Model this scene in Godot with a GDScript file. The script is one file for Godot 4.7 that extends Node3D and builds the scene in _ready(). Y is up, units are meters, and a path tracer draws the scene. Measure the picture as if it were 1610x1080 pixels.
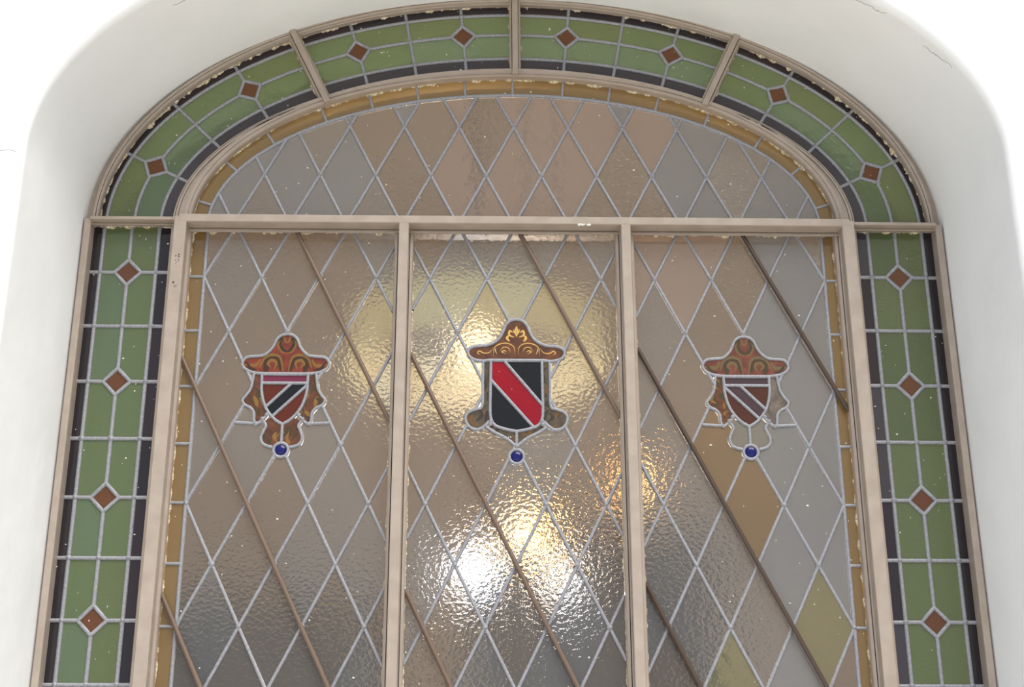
extends Node3D
# An arched leaded window seen from below: plastered wall with a splayed arched reveal, a taupe
# painted timber frame, ten leaded panels, and the lit hall behind the glass. Units are metres, y up,
# the glass lies in the plane z = 0 and the onlooker stands at +z.

const SPRING := 2.78        # height at which the arches spring
const FOOT := 1.73          # foot of the glass
const LAT_X := 0.10424      # width of a diamond
const LAT_Y := 0.10579      # half of its height
var rng := RandomNumberGenerator.new()
var M := {}                 # materials by name
var bumps := {}
var uv_shift := Vector2.ZERO

func _ready() -> void:
	rng.seed = 71
	# ---- camera, sky, sun, exposure
	var cam := Camera3D.new(); cam.name = "camera"
	cam.fov = rad_to_deg(2.0 * atan(540.0 / 2300.0))
	cam.position = Vector3(-0.058, 1.6, 2.45)
	cam.rotation = Vector3(deg_to_rad(21.2), -0.0211, -0.0015)
	cam.near = 0.05; cam.far = 200.0
	add_child(cam); cam.current = true
	var env := Environment.new()
	var sky_mat := ProceduralSkyMaterial.new()
	sky_mat.sky_top_color = Color(0.84, 0.91, 1.0); sky_mat.sky_horizon_color = Color(0.87, 0.92, 0.99)
	sky_mat.ground_bottom_color = Color(0.80, 0.76, 0.70); sky_mat.ground_horizon_color = Color(0.82, 0.80, 0.76)
	sky_mat.sky_energy_multiplier = 1.0; sky_mat.ground_energy_multiplier = 0.8
	var sky := Sky.new(); sky.sky_material = sky_mat
	env.background_mode = Environment.BG_SKY; env.sky = sky
	env.tonemap_mode = Environment.TONE_MAPPER_LINEAR; env.tonemap_exposure = 0.95
	env.sdfgi_enabled = true; env.ssao_enabled = true; env.ssil_enabled = true
	var we := WorldEnvironment.new(); we.name = "world"; we.environment = env; add_child(we)
	var sun := DirectionalLight3D.new(); sun.name = "hazy_sun"
	sun.light_color = Color(1.0, 0.995, 0.985); sun.light_energy = 1.0
	sun.light_angular_distance = 40.0; sun.shadow_enabled = true
	add_child(sun); sun.look_at_from_position(Vector3(0.8, 2.75, 1.75), Vector3.ZERO)

	make_materials()
	build_wall()
	build_hall()
	build_frame()
	build_lights()
	build_lunette()
	build_side_borders()
	build_arch_borders()

# =====================================================================================  helpers
func tag(o: Node3D, label: String, category: String, group := "") -> Node3D:
	o.set_meta("label", label); o.set_meta("category", category)
	if group != "": o.set_meta("group", group)
	return o

func thing(called: String, at := Vector3.ZERO) -> Node3D:
	var o := Node3D.new(); o.name = called; o.position = at; add_child(o, true); return o

func put(parent: Node3D, called: String, mesh: Mesh, mat: Material, at := Vector3.ZERO) -> MeshInstance3D:
	var o := MeshInstance3D.new(); o.name = called; o.mesh = mesh; o.material_override = mat; o.position = at
	parent.add_child(o, true); return o

func struct(called: String, mesh: Mesh, mat: Material) -> MeshInstance3D:
	var o := put(self, called, mesh, mat); o.set_meta("kind", "structure"); return o

func begin() -> SurfaceTool:
	var st := SurfaceTool.new(); st.begin(Mesh.PRIMITIVE_TRIANGLES); return st

# one triangle, turned so that it faces along its normals
func tri(st: SurfaceTool, p: Array, n: Array, uv := []) -> void:
	var mean: Vector3 = n[0] + n[1] + n[2]
	var order := [0, 1, 2]
	if (p[1] - p[0]).cross(p[2] - p[0]).dot(mean) > 0.0: order = [0, 2, 1]
	for i in order:
		st.set_normal(n[i])
		st.set_uv(uv[i] if uv.size() else Vector2(p[i].x, p[i].y) + uv_shift)
		st.add_vertex(p[i])

func quad(st: SurfaceTool, a: Vector3, b: Vector3, c: Vector3, d: Vector3, na: Vector3, nb: Vector3, nc: Vector3, nd: Vector3) -> void:
	tri(st, [a, b, c], [na, nb, nc]); tri(st, [a, c, d], [na, nc, nd])

func area(p: PackedVector2Array) -> float:
	var s := 0.0
	for i in p.size(): s += p[i].cross(p[(i + 1) % p.size()])
	return s / 2.0

func ccw(p: PackedVector2Array) -> PackedVector2Array:
	var q := PackedVector2Array()
	for v in p:
		if q.size() == 0 or q[q.size() - 1].distance_to(v) > 2e-5: q.append(v)
	if q.size() > 1 and q[0].distance_to(q[q.size() - 1]) < 2e-5: q.remove_at(q.size() - 1)
	if area(q) < 0.0: q.reverse()
	return q

# solid outer rings of a boolean result, slivers dropped
func outers(list: Array, least := 1.5e-5) -> Array:
	var r := []
	for p in list:
		if not Geometry2D.is_polygon_clockwise(p) and absf(area(p)) > least: r.append(ccw(p))
	return r

func both(a: PackedVector2Array, b: PackedVector2Array) -> Array: return outers(Geometry2D.intersect_polygons(a, b))
func less(list: Array, b: PackedVector2Array) -> Array:
	var r := []
	for a in list: r += outers(Geometry2D.clip_polygons(a, b))
	return r
func inset(p: PackedVector2Array, d: float) -> Array: return outers(Geometry2D.offset_polygon(p, -d, Geometry2D.JOIN_MITER), 6e-6)

func rebate(p: PackedVector2Array, d := 0.0055) -> PackedVector2Array: return ccw(Geometry2D.offset_polygon(p, d, Geometry2D.JOIN_MITER)[0])

func rect(x0: float, y0: float, x1: float, y1: float) -> PackedVector2Array:
	return PackedVector2Array([Vector2(x0, y0), Vector2(x1, y0), Vector2(x1, y1), Vector2(x0, y1)])

# miter direction and sharpness at every corner of a ring
func corners(poly: PackedVector2Array) -> Array:
	var r := []
	var n := poly.size()
	for i in n:
		var a := (poly[i] - poly[(i + n - 1) % n]).normalized()
		var b := (poly[(i + 1) % n] - poly[i]).normalized()
		var na := Vector2(a.y, -a.x); var nb := Vector2(b.y, -b.x)     # outward for a counter-clockwise ring
		var m := (na + nb).normalized()
		var k := 1.0 / maxf(0.35, m.dot(na))
		r.append([m * k, na, nb, na.dot(nb) < 0.93])
	return r

# a ring carried along a profile of (outward offset, z); optional caps close its two ends
func loft(st: SurfaceTool, poly: PackedVector2Array, prof: Array, cap_first := false, cap_last := false, squash := Vector2.ONE, hollow := false) -> void:
	var p := ccw(poly)
	var c := corners(p)
	var n := p.size()
	for j in prof.size() - 1:
		var d: Vector2 = prof[j + 1] - prof[j]
		# normal in the (offset, z) plane, away from the solid that lies inside the ring when z climbs
		var pn := Vector2(d.y, -d.x).normalized() * (-1.0 if hollow else 1.0)
		for i in n:
			var k := (i + 1) % n
			var m0: Vector2 = c[i][2] if c[i][3] else (c[i][0] as Vector2).normalized()
			var m1: Vector2 = c[k][1] if c[k][3] else (c[k][0] as Vector2).normalized()
			var n0 := Vector3(m0.x * pn.x, m0.y * pn.x, pn.y).normalized()
			var n1 := Vector3(m1.x * pn.x, m1.y * pn.x, pn.y).normalized()
			var o0: Vector2 = c[i][0] * squash; var o1: Vector2 = c[k][0] * squash
			var a: Vector2 = p[i] + o0 * prof[j].x; var b: Vector2 = p[k] + o1 * prof[j].x
			var e: Vector2 = p[k] + o1 * prof[j + 1].x; var f: Vector2 = p[i] + o0 * prof[j + 1].x
			quad(st, Vector3(a.x, a.y, prof[j].y), Vector3(b.x, b.y, prof[j].y), Vector3(e.x, e.y, prof[j + 1].y), Vector3(f.x, f.y, prof[j + 1].y), n0, n1, n1, n0)
	for side in 2:
		if (side == 0 and not cap_first) or (side == 1 and not cap_last): continue
		var at: Vector2 = prof[0] if side == 0 else prof[prof.size() - 1]
		var q := PackedVector2Array()
		for i in n: q.append(p[i] + c[i][0] * squash * at.x)
		flat(st, q, at.y, -1.0 if side == 0 else 1.0)

func flat(st: SurfaceTool, q: PackedVector2Array, z: float, facing: float) -> void:
	var t := Geometry2D.triangulate_polygon(q)
	if t.is_empty():          # a ring too fine for the ear cutter: a fan does for these near-convex pieces
		for i in range(1, q.size() - 1): t.append_array(PackedInt32Array([0, i, i + 1]))
	var nn := Vector3(0, 0, facing)
	for i in range(0, t.size(), 3):
		tri(st, [Vector3(q[t[i]].x, q[t[i]].y, z), Vector3(q[t[i + 1]].x, q[t[i + 1]].y, z), Vector3(q[t[i + 2]].x, q[t[i + 2]].y, z)], [nn, nn, nn])

# a block of timber: a ring with softened front edges
func block(poly: PackedVector2Array, z0: float, z1: float, soft := 0.0016) -> ArrayMesh:
	var st := begin()
	loft(st, poly, [Vector2(0, z0), Vector2(0, z1 - soft), Vector2(-soft * 0.35, z1 - soft * 0.35), Vector2(-soft, z1)], true, true)
	return st.commit()

# a cut piece of glass about its own middle, 3 mm thick with a ground edge
func pane(poly: PackedVector2Array, mid: Vector2, t := 0.003) -> ArrayMesh:
	var st := begin()
	var q := PackedVector2Array()
	for v in poly: q.append(v - mid)
	loft(st, q, [Vector2(-0.0003, -t / 2), Vector2(0, -t / 2 + 0.0003), Vector2(0, t / 2 - 0.0003), Vector2(-0.0003, t / 2)], true, true)
	return st.commit()

func middle(p: PackedVector2Array) -> Vector2:
	var s := Vector2.ZERO
	for v in p: s += v
	return s / p.size()

# glass pieces of one region, each a part of its own
func glaze(parent: Node3D, called: String, poly: PackedVector2Array, mats: Array, gap: float, tilt := 0.012, least := 3e-5) -> void:
	for q in inset(poly, gap):
		if area(q) < least: continue
		var c := middle(q)
		uv_shift = Vector2(rng.randf(), rng.randf())
		var o := put(parent, called, pane(q, c), mats[rng.randi() % mats.size()], Vector3(c.x, c.y, 0))
		o.rotation = Vector3(rng.randf_range(-tilt, tilt), rng.randf_range(-tilt, tilt), 0)
	uv_shift = Vector2.ZERO

# lead came along a line: a rounded strip that shows on both faces
func lead(line: PackedVector2Array, w: float, closed := false, h := 0.0046) -> ArrayMesh:
	var st := begin()
	var n := line.size()
	var rings := []
	var prof := []
	for k in 12:
		var a := TAU * k / 12.0
		prof.append(Vector2(signf(cos(a)) * pow(absf(cos(a)), 0.75) * w / 2, signf(sin(a)) * pow(absf(sin(a)), 0.6) * h))
	for i in n:
		var a := line[i] - line[(i + n - 1) % n] if (i > 0 or closed) else line[1] - line[0]
		var b := line[(i + 1) % n] - line[i] if (i < n - 1 or closed) else line[n - 1] - line[n - 2]
		var t := (a.normalized() + b.normalized()).normalized()
		var s := Vector2(-t.y, t.x) / maxf(0.5, t.dot(a.normalized()))
		var ring := []
		for k in 12: ring.append([Vector3(line[i].x + s.x * prof[k].x, line[i].y + s.y * prof[k].x, prof[k].y), Vector3(s.x * cos(TAU * k / 12.0), s.y * cos(TAU * k / 12.0), sin(TAU * k / 12.0)).normalized()])
		rings.append(ring)
	for i in (n if closed else n - 1):
		var u: Array = rings[i]; var v: Array = rings[(i + 1) % n]
		for k in 12:
			var m := (k + 1) % 12
			quad(st, u[k][0], v[k][0], v[m][0], u[m][0], u[k][1], v[k][1], v[m][1], u[m][1])
	return st.commit()

# pieces of a line that lie in a region and outside the silhouettes
func trim(line: PackedVector2Array, region: PackedVector2Array, holes := []) -> Array:
	var r: Array = Geometry2D.intersect_polyline_with_polygon(line, region)
	for h in holes:
		var nx := []
		for l in r: nx += Geometry2D.clip_polyline_with_polygon(l, h)
		r = nx
	var out := []
	for l in r:
		var len := 0.0
		for i in l.size() - 1: len += l[i].distance_to(l[i + 1])
		if len > 0.004: out.append(l)
	return out

func rod(a: Vector3, b: Vector3, r: float, sides := 12) -> ArrayMesh:
	var st := begin()
	var d := (b - a).normalized()
	var u := d.cross(Vector3(0, 0, 1)).normalized(); var v := d.cross(u)
	for k in sides:
		var n0 := u * cos(TAU * k / sides) + v * sin(TAU * k / sides)
		var n1 := u * cos(TAU * (k + 1) / sides) + v * sin(TAU * (k + 1) / sides)
		quad(st, a + n0 * r, b + n0 * r, b + n1 * r, a + n1 * r, n0, n0, n1, n1)
		tri(st, [a, a + n0 * r, a + n1 * r], [-d, -d, -d]); tri(st, [b, b + n0 * r, b + n1 * r], [d, d, d])
	return st.commit()

func lathe(prof: Array, sides := 32) -> ArrayMesh:      # (radius, height) pairs about the y axis
	var st := begin()
	for j in prof.size() - 1:
		var d: Vector2 = prof[j + 1] - prof[j]
		var pn := Vector2(d.y, -d.x).normalized()
		for k in sides:
			var a := TAU * k / sides; var b := TAU * (k + 1) / sides
			var n0 := Vector3(cos(a) * pn.x, pn.y, sin(a) * pn.x); var n1 := Vector3(cos(b) * pn.x, pn.y, sin(b) * pn.x)
			quad(st, Vector3(cos(a) * prof[j].x, prof[j].y, sin(a) * prof[j].x), Vector3(cos(b) * prof[j].x, prof[j].y, sin(b) * prof[j].x),
				Vector3(cos(b) * prof[j + 1].x, prof[j + 1].y, sin(b) * prof[j + 1].x), Vector3(cos(a) * prof[j + 1].x, prof[j + 1].y, sin(a) * prof[j + 1].x), n0, n1, n1, n0)
	return st.commit()

func boxmesh(x0: float, y0: float, z0: float, x1: float, y1: float, z1: float) -> ArrayMesh:
	return block(rect(x0, y0, x1, y1), z0, z1, 0.004)

# blobs of solder (or specks of paint) joined into one mesh
func blobs(spots: Array, r: float, h: float, z: float, wild := 0.15) -> ArrayMesh:
	var st := begin()
	for s in spots:
		var k := 1.0 + rng.randf_range(-wild, wild)
		var kx := k * (1.0 + rng.randf_range(-wild, wild))
		for i in 8:
			var a := TAU * i / 8; var b := TAU * (i + 1) / 8
			for lv in 2:
				var r0 := r * (1.0 if lv == 0 else 0.7); var r1 := r * (0.7 if lv == 0 else 0.0)
				var z0 := z + h * (0.0 if lv == 0 else 0.75); var z1 := z + h * (0.75 if lv == 0 else 1.0)
				var p := [Vector3(s.x + cos(a) * r0 * kx, s.y + sin(a) * r0 * k, z0), Vector3(s.x + cos(b) * r0 * kx, s.y + sin(b) * r0 * k, z0), Vector3(s.x + cos(b) * r1 * kx, s.y + sin(b) * r1 * k, z1), Vector3(s.x + cos(a) * r1 * kx, s.y + sin(a) * r1 * k, z1)]
				var up := 0.6 if lv == 0 else 1.5
				var na := Vector3(cos(a), sin(a), up).normalized(); var nb := Vector3(cos(b), sin(b), up).normalized()
				quad(st, p[0], p[1], p[2], p[3], na, nb, nb, na)
	return st.commit()

func joints(parent: Node3D, spots: Array, region: PackedVector2Array, holes: Array, r := 0.0052) -> void:
	var ok := []
	for s in spots:
		var inside := Geometry2D.is_point_in_polygon(s, region)
		for h in holes:
			if Geometry2D.is_point_in_polygon(s, h): inside = false
		if inside: ok.append(s)
	if ok.size():
		put(parent, "solder_joints", blobs(ok, r, 0.0022, 0.0036), M.lead).set_meta("kind", "stuff")

func specks(parent: Node3D, region: PackedVector2Array, count: int) -> void:
	var lo := Vector2(9, 9); var hi := Vector2(-9, -9)
	for v in region:
		lo = lo.min(v); hi = hi.max(v)
	var ok := []
	var tries := 0
	while ok.size() < count and tries < count * 20:
		tries += 1
		var s := Vector2(rng.randf_range(lo.x, hi.x), rng.randf_range(maxf(lo.y, 1.9), hi.y))
		if Geometry2D.is_point_in_polygon(s, region): ok.append(s)
	put(parent, "paint_specks", blobs(ok, 0.0011, 0.0006, 0.0018, 0.55), M.speck).set_meta("kind", "stuff")

# ragged putty along a ring: a crumbling fillet between the timber and the glass
func putty(poly: PackedVector2Array, wide: Callable) -> ArrayMesh:
	var st := begin()
	var p := ccw(poly)
	var n := p.size()
	var nz := FastNoiseLite.new(); nz.seed = rng.randi() % 9999; nz.frequency = 38.0; nz.fractal_octaves = 4
	for i in n:
		var a := p[i]; var b := p[(i + 1) % n]
		var dir := (b - a).normalized()
		var inn := Vector2(-dir.y, dir.x)
		var steps := maxi(1, int(a.distance_to(b) / 0.0025))
		var last := []
		for k in steps + 1:
			var s := a.lerp(b, float(k) / steps)
			var w: float = wide.call(inn) * (0.16 + 1.7 * nz.get_noise_2d(s.x, s.y))
			var up := 0.0045 + 0.003 * nz.get_noise_2d(s.x * 1.7 + 5.0, s.y * 1.7)
			w = maxf(w, 0.0)
			var now := [s - inn * 0.002, s + inn * w, up, w]
			if last.size() and (last[3] > 0.0003 or w > 0.0003):
				var f := Vector3(inn.x * 0.6, inn.y * 0.6, 0.8)
				quad(st, Vector3(last[0].x, last[0].y, last[2] + 0.004), Vector3(now[0].x, now[0].y, now[2] + 0.004), Vector3(now[1].x, now[1].y, 0.0016), Vector3(last[1].x, last[1].y, 0.0016), f, f, f, f)
			last = now
	return st.commit()

# points of an ellipse about (0, SPRING), from the right spring over the crown to the left
func arc(a: float, b: float, n := 72, from := 0.0, to := PI) -> PackedVector2Array:
	var r := PackedVector2Array()
	for i in n + 1:
		var t := lerpf(from, to, float(i) / n)
		r.append(Vector2(a * cos(t), SPRING + b * sin(t)))
	return r

func smooth(pts: Array, closed := false, per := 5) -> PackedVector2Array:
	var r := PackedVector2Array()
	var n := pts.size()
	for i in (n if closed else n - 1):
		var a: Vector2 = pts[(i + n - 1) % n] if (closed or i > 0) else pts[0] * 2.0 - pts[1]
		var b: Vector2 = pts[i]; var c: Vector2 = pts[(i + 1) % n]
		var d: Vector2 = pts[(i + 2) % n] if (closed or i < n - 2) else pts[n - 1] * 2.0 - pts[n - 2]
		for k in per: r.append(b.cubic_interpolate(c, a, d, float(k) / per))
	if not closed: r.append(pts[n - 1])
	return r

func mm(list: Array, at: Vector2, mirror := false) -> Array:
	var r := []
	for i in range(0, list.size(), 2): r.append(at + Vector2(-list[i] if mirror else list[i], list[i + 1]) / 1000.0)
	return r

# =====================================================================================  materials
func noise_tex(sd: int, freq: float, oct := 4, warp := 0.0, size := 1024, ramp: Gradient = null, kind := FastNoiseLite.TYPE_SIMPLEX_SMOOTH) -> NoiseTexture2D:
	var n := FastNoiseLite.new(); n.seed = sd; n.frequency = freq; n.fractal_octaves = oct; n.noise_type = kind
	if warp > 0.0:
		n.domain_warp_enabled = true; n.domain_warp_amplitude = warp; n.domain_warp_frequency = freq * 0.7
	var t := NoiseTexture2D.new(); t.width = size; t.height = size; t.seamless = true; t.noise = n
	if ramp: t.color_ramp = ramp
	return t

func ramp(a: Color, b: Color, c := Color(-1, 0, 0)) -> Gradient:
	var g := Gradient.new()
	if c.r < 0.0:
		g.offsets = PackedFloat32Array([0.2, 0.8]); g.colors = PackedColorArray([a, b])
	else:
		g.offsets = PackedFloat32Array([0.2, 0.5, 0.8]); g.colors = PackedColorArray([a, b, c])
	return g

func plain(called: String, c: Color, rough: float, metal := 0.0, spec := 0.5) -> StandardMaterial3D:
	var m := StandardMaterial3D.new(); m.resource_name = called; m.albedo_color = c; m.roughness = rough; m.metallic = metal; m.metallic_specular = spec
	M[called] = m; return m

func glass(called: String, c: Color, body: float, bump: String, relief: float, scale := Vector3(2.0, 2.0, 1), rough := 0.06) -> StandardMaterial3D:
	var m := plain(called, Color(c.r, c.g, c.b, body), rough)
	m.refraction_enabled = true; m.refraction_scale = 0.05; m.metallic_specular = 0.4
	m.heightmap_enabled = true; m.heightmap_texture = bumps[bump]; m.heightmap_scale = relief
	m.uv1_scale = scale
	return m

func make_materials() -> void:
	bumps["hammer"] = noise_tex(3, 0.034, 4, 22.0)
	bumps["streak"] = noise_tex(9, 0.012, 4, 40.0)
	var plaster_col := noise_tex(21, 0.004, 5, 0.0, 1024, ramp(Color(0.945, 0.945, 0.94), Color(0.968, 0.968, 0.964)))
	var wall := plain("plaster", Color.WHITE, 0.75, 0.0, 0.3)
	wall.albedo_texture = plaster_col; wall.uv1_triplanar = true; wall.uv1_world_triplanar = true; wall.uv1_scale = Vector3.ONE * 0.9
	wall.heightmap_enabled = true; wall.heightmap_texture = noise_tex(22, 0.012, 5); wall.heightmap_scale = 0.12
	plain("crack", Color(0.60, 0.57, 0.54), 0.9)
	var wood := plain("paint", Color.WHITE, 0.42, 0.0, 0.45)
	wood.albedo_texture = noise_tex(31, 0.006, 4, 0.0, 1024, ramp(Color(0.65, 0.592, 0.54), Color(0.69, 0.632, 0.58)))
	wood.uv1_triplanar = true; wood.uv1_world_triplanar = true; wood.uv1_scale = Vector3(3, 3, 3)
	wood.heightmap_enabled = true; wood.heightmap_texture = noise_tex(32, 0.03, 3, 0.0, 512); wood.heightmap_scale = 0.02
	var pt := plain("putty", Color.WHITE, 0.85)
	pt.albedo_texture = noise_tex(33, 0.08, 3, 0.0, 256, ramp(Color(0.64, 0.56, 0.42), Color(0.92, 0.89, 0.80)))
	pt.uv1_scale = Vector3(9, 9, 1); pt.cull_mode = BaseMaterial3D.CULL_DISABLED
	plain("scuff", Color(0.38, 0.32, 0.27), 0.8)
	plain("speck", Color(0.93, 0.92, 0.88), 0.6)
	var ld := plain("lead", Color.WHITE, 0.5, 0.25, 0.5)
	ld.albedo_texture = noise_tex(41, 0.05, 4, 0.0, 512, ramp(Color(0.56, 0.56, 0.58), Color(0.64, 0.64, 0.66)))
	ld.uv1_scale = Vector3(6, 6, 1)
	ld.heightmap_enabled = true; ld.heightmap_texture = bumps["hammer"]; ld.heightmap_scale = 0.008
	plain("rod_brown", Color(0.455, 0.375, 0.32), 0.38, 0.1)
	plain("rod_dark", Color(0.36, 0.30, 0.26), 0.25, 0.45)
	# glass: (colour, body, relief); the body is how much the sheet scatters, the rest goes through
	var hs := Vector3(2.6, 3.4, 1)
	glass("clear_tan", Color(0.76, 0.725, 0.675), 0.10, "hammer", 0.038, hs)
	glass("clear_grey", Color(0.765, 0.76, 0.745), 0.10, "hammer", 0.038, hs)
	glass("clear_peach", Color(0.80, 0.745, 0.70), 0.17, "streak", 0.03, hs)
	glass("clear_blue", Color(0.715, 0.725, 0.73), 0.20, "streak", 0.035, hs)
	glass("clear_yellow", Color(0.73, 0.72, 0.58), 0.15, "streak", 0.035, hs)
	glass("clear_orange", Color(0.74, 0.66, 0.53), 0.13, "streak", 0.035, hs)
	glass("amber", Color(0.62, 0.51, 0.33), 0.55, "streak", 0.03, Vector3(3, 3, 1))
	glass("green", Color(0.44, 0.50, 0.345), 0.62, "streak", 0.05, Vector3(3, 3, 1))
	glass("green_blue", Color(0.44, 0.51, 0.385), 0.62, "streak", 0.05, Vector3(3, 3, 1))
	glass("green_olive", Color(0.445, 0.49, 0.33), 0.62, "hammer", 0.03, Vector3(2, 4, 1))
	glass("green_deep", Color(0.41, 0.46, 0.315), 0.6, "streak", 0.05, Vector3(3, 3, 1))
	glass("dark", Color(0.19, 0.17, 0.18), 0.85, "streak", 0.02, Vector3(3, 3, 1))
	glass("dark_plum", Color(0.22, 0.18, 0.19), 0.85, "streak", 0.02, Vector3(3, 3, 1))
	glass("dark_grey", Color(0.29, 0.27, 0.285), 0.85, "streak", 0.02, Vector3(3, 3, 1))
	glass("russet", Color(0.43, 0.27, 0.16), 0.8, "streak", 0.02, Vector3(3, 3, 1))
	glass("black", Color(0.10, 0.10, 0.11), 0.9, "hammer", 0.03, Vector3(5, 5, 1))
	glass("ruby", Color(0.60, 0.03, 0.12), 0.8, "hammer", 0.03, Vector3(5, 5, 1))
	glass("pink", Color(0.50, 0.20, 0.29), 0.8, "hammer", 0.02, hs)
	glass("cobalt", Color(0.10, 0.10, 0.42), 0.75, "streak", 0.01, hs)
	glass("brown_red", Color(0.40, 0.17, 0.08), 0.8, "streak", 0.02, hs)
	glass("dull_plum", Color(0.32, 0.24, 0.26), 0.8, "streak", 0.02, hs)
	glass("dull_brown", Color(0.34, 0.19, 0.14), 0.8, "streak", 0.02, hs)
	glass("smoke", Color(0.56, 0.53, 0.48), 0.65, "streak", 0.03, hs)
	painted("hat_red", 0); painted("hat_dull", 1); painted("hat_gold", 2); painted("mantle_red", 3); painted("mantle_dull", 4); painted("post_olive", 5)
	# the hall behind the glass, and the ground
	var hw := plain("hall_wall", Color(0.79, 0.76, 0.72), 0.8)
	hw.albedo_texture = noise_tex(51, 0.004, 4, 0.0, 512, ramp(Color(0.92, 0.92, 0.92), Color(1, 1, 1))); hw.uv1_triplanar = true; hw.uv1_world_triplanar = true
	plain("hall_ceiling", Color(0.82, 0.78, 0.72), 0.8)
	plain("hall_floor", Color(0.40, 0.30, 0.22), 0.5)
	plain("dark_wood", Color(0.085, 0.078, 0.075), 0.5)
	plain("brass", Color(0.62, 0.48, 0.26), 0.35, 0.8)
	var gr := plain("paving", Color(0.91, 0.885, 0.84), 0.9)
	gr.albedo_texture = noise_tex(52, 0.02, 4, 0.0, 512, ramp(Color(0.93, 0.93, 0.93), Color(1, 1, 1))); gr.uv1_triplanar = true; gr.uv1_world_triplanar = true

func lit(called: String, c: Color, energy: float) -> StandardMaterial3D:
	var m := plain(called, c, 0.6); m.emission_enabled = true; m.emission = c; m.emission_energy_multiplier = energy; return m

# hand painted glass: scrolls drawn in enamel on a coloured sheet. (0,0)-(1,1) of the picture is the piece's own field
func stroke(im: Image, pts: Array, w: float, c: Color) -> void:
	var p := smooth(pts, false, 14)
	for i in p.size():
		var k := 0.45 + 0.55 * sin(PI * i / (p.size() - 1.0))
		var r := w * k
		for dy in range(-int(r) - 1, int(r) + 2):
			for dx in range(-int(r) - 1, int(r) + 2):
				var x := int(p[i].x) + dx; var y := int(p[i].y) + dy
				if x < 0 or y < 0 or x >= im.get_width() or y >= im.get_height(): continue
				var d := Vector2(x - p[i].x, y - p[i].y).length()
				if d < r: im.set_pixel(x, y, im.get_pixel(x, y).lerp(c, clampf((r - d) * 0.9, 0.0, 1.0)))

func painted(called: String, style: int) -> void:
	var W := 360; var H := 240
	var im := Image.create(W, H, false, Image.FORMAT_RGB8)
	var base: Color = [Color(0.455, 0.19, 0.105), Color(0.43, 0.225, 0.16), Color(0.37, 0.22, 0.13), Color(0.38, 0.22, 0.12), Color(0.42, 0.37, 0.33), Color(0.33, 0.28, 0.21)][style]
	var nz := FastNoiseLite.new(); nz.seed = 5 + style; nz.frequency = 0.02
	for y in H:
		for x in W:
			var k := 1.0 + 0.28 * nz.get_noise_2d(x, y)
			im.set_pixel(x, y, Color(base.r * k, base.g * k, base.b * k))
	var gold: Color = [Color(0.50, 0.36, 0.14), Color(0.42, 0.36, 0.22), Color(0.85, 0.68, 0.36), Color(0.52, 0.38, 0.16), Color(0.44, 0.40, 0.30), Color(0.44, 0.30, 0.14)][style]
	var shade: Color = [Color(0.24, 0.15, 0.05), Color(0.27, 0.20, 0.12), Color(0.27, 0.13, 0.06), Color(0.27, 0.22, 0.10), Color(0.33, 0.31, 0.27), Color(0.22, 0.19, 0.15)][style]
	if style < 3:
		# a hat: two volutes, a palmette in the crown and sprigs along the brim; 1 px = 0.5 mm, the middle of the brim at (180, 150)
		for s in [-1.0, 1.0]:
			var f := func(list: Array) -> Array:
				var r := []
				for i in range(0, list.size(), 2): r.append(Vector2(180 + s * list[i], list[i + 1]))
				return r
			if style < 2:
				stroke(im, f.call([18, 168, 30, 120, 62, 128, 70, 160, 66, 172]), 12, shade)
				stroke(im, f.call([10, 172, 22, 122, 52, 112, 78, 126, 92, 160]), 6, gold)
				stroke(im, f.call([40, 165, 34, 142, 52, 132, 64, 146, 54, 158]), 6, gold)
				stroke(im, f.call([92, 130, 104, 150, 122, 152, 146, 150]), 7, gold)
				stroke(im, f.call([104, 168, 124, 164, 140, 140]), 6, shade)
				stroke(im, f.call([0, 98, 14, 92, 26, 70, 22, 50, 10, 58]), 8, shade)
				stroke(im, f.call([2, 106, 20, 98, 32, 74, 26, 56]), 4, gold)
				stroke(im, f.call([0, 66, 8, 58, 12, 40]), 4, gold)
			else:
				stroke(im, f.call([6, 152, 10, 122, 34, 108, 62, 112, 80, 128, 82, 158]), 2.6, gold)
				stroke(im, f.call([22, 142, 30, 126, 48, 124, 60, 140]), 2.2, gold)
				stroke(im, f.call([36, 142, 44, 136, 52, 142, 40, 148]), 2.6, gold)
				stroke(im, f.call([84, 128, 98, 144, 118, 146, 132, 138, 140, 146, 130, 152]), 2.6, gold)
				stroke(im, f.call([70, 150, 76, 136, 74, 128]), 2.4, gold)
				stroke(im, f.call([26, 100, 34, 88, 28, 78]), 5.0, gold)
				stroke(im, f.call([10, 84, 26, 76, 24, 60, 14, 66]), 4.2, gold)
				stroke(im, f.call([0, 82, 4, 62, 0, 42]), 3.6, gold)
				stroke(im, f.call([0, 76, 9, 64, 10, 54]), 2.4, gold)
	else:
		for k in 90:
			var x := rng.randf_range(10, W - 10); var y := rng.randf_range(0, H - 10)
			var d := Vector2(rng.randf_range(-16, 16), rng.randf_range(14, 44))
			stroke(im, [Vector2(x, y), Vector2(x, y) + d * 0.5 + Vector2(rng.randf_range(-14, 14), 0), Vector2(x, y) + d], rng.randf_range(3, 8), gold if k % 2 == 0 else shade)
	var m := plain(called, Color.WHITE, 0.22)
	m.albedo_texture = ImageTexture.create_from_image(im)
	# UV = metres from the piece's own field, set by uv1_offset below
	m.uv1_scale = Vector3(1.0 / 0.18, -1.0 / 0.12, 1)
	m.uv1_offset = Vector3(0.5, 0.5, 0)

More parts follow.
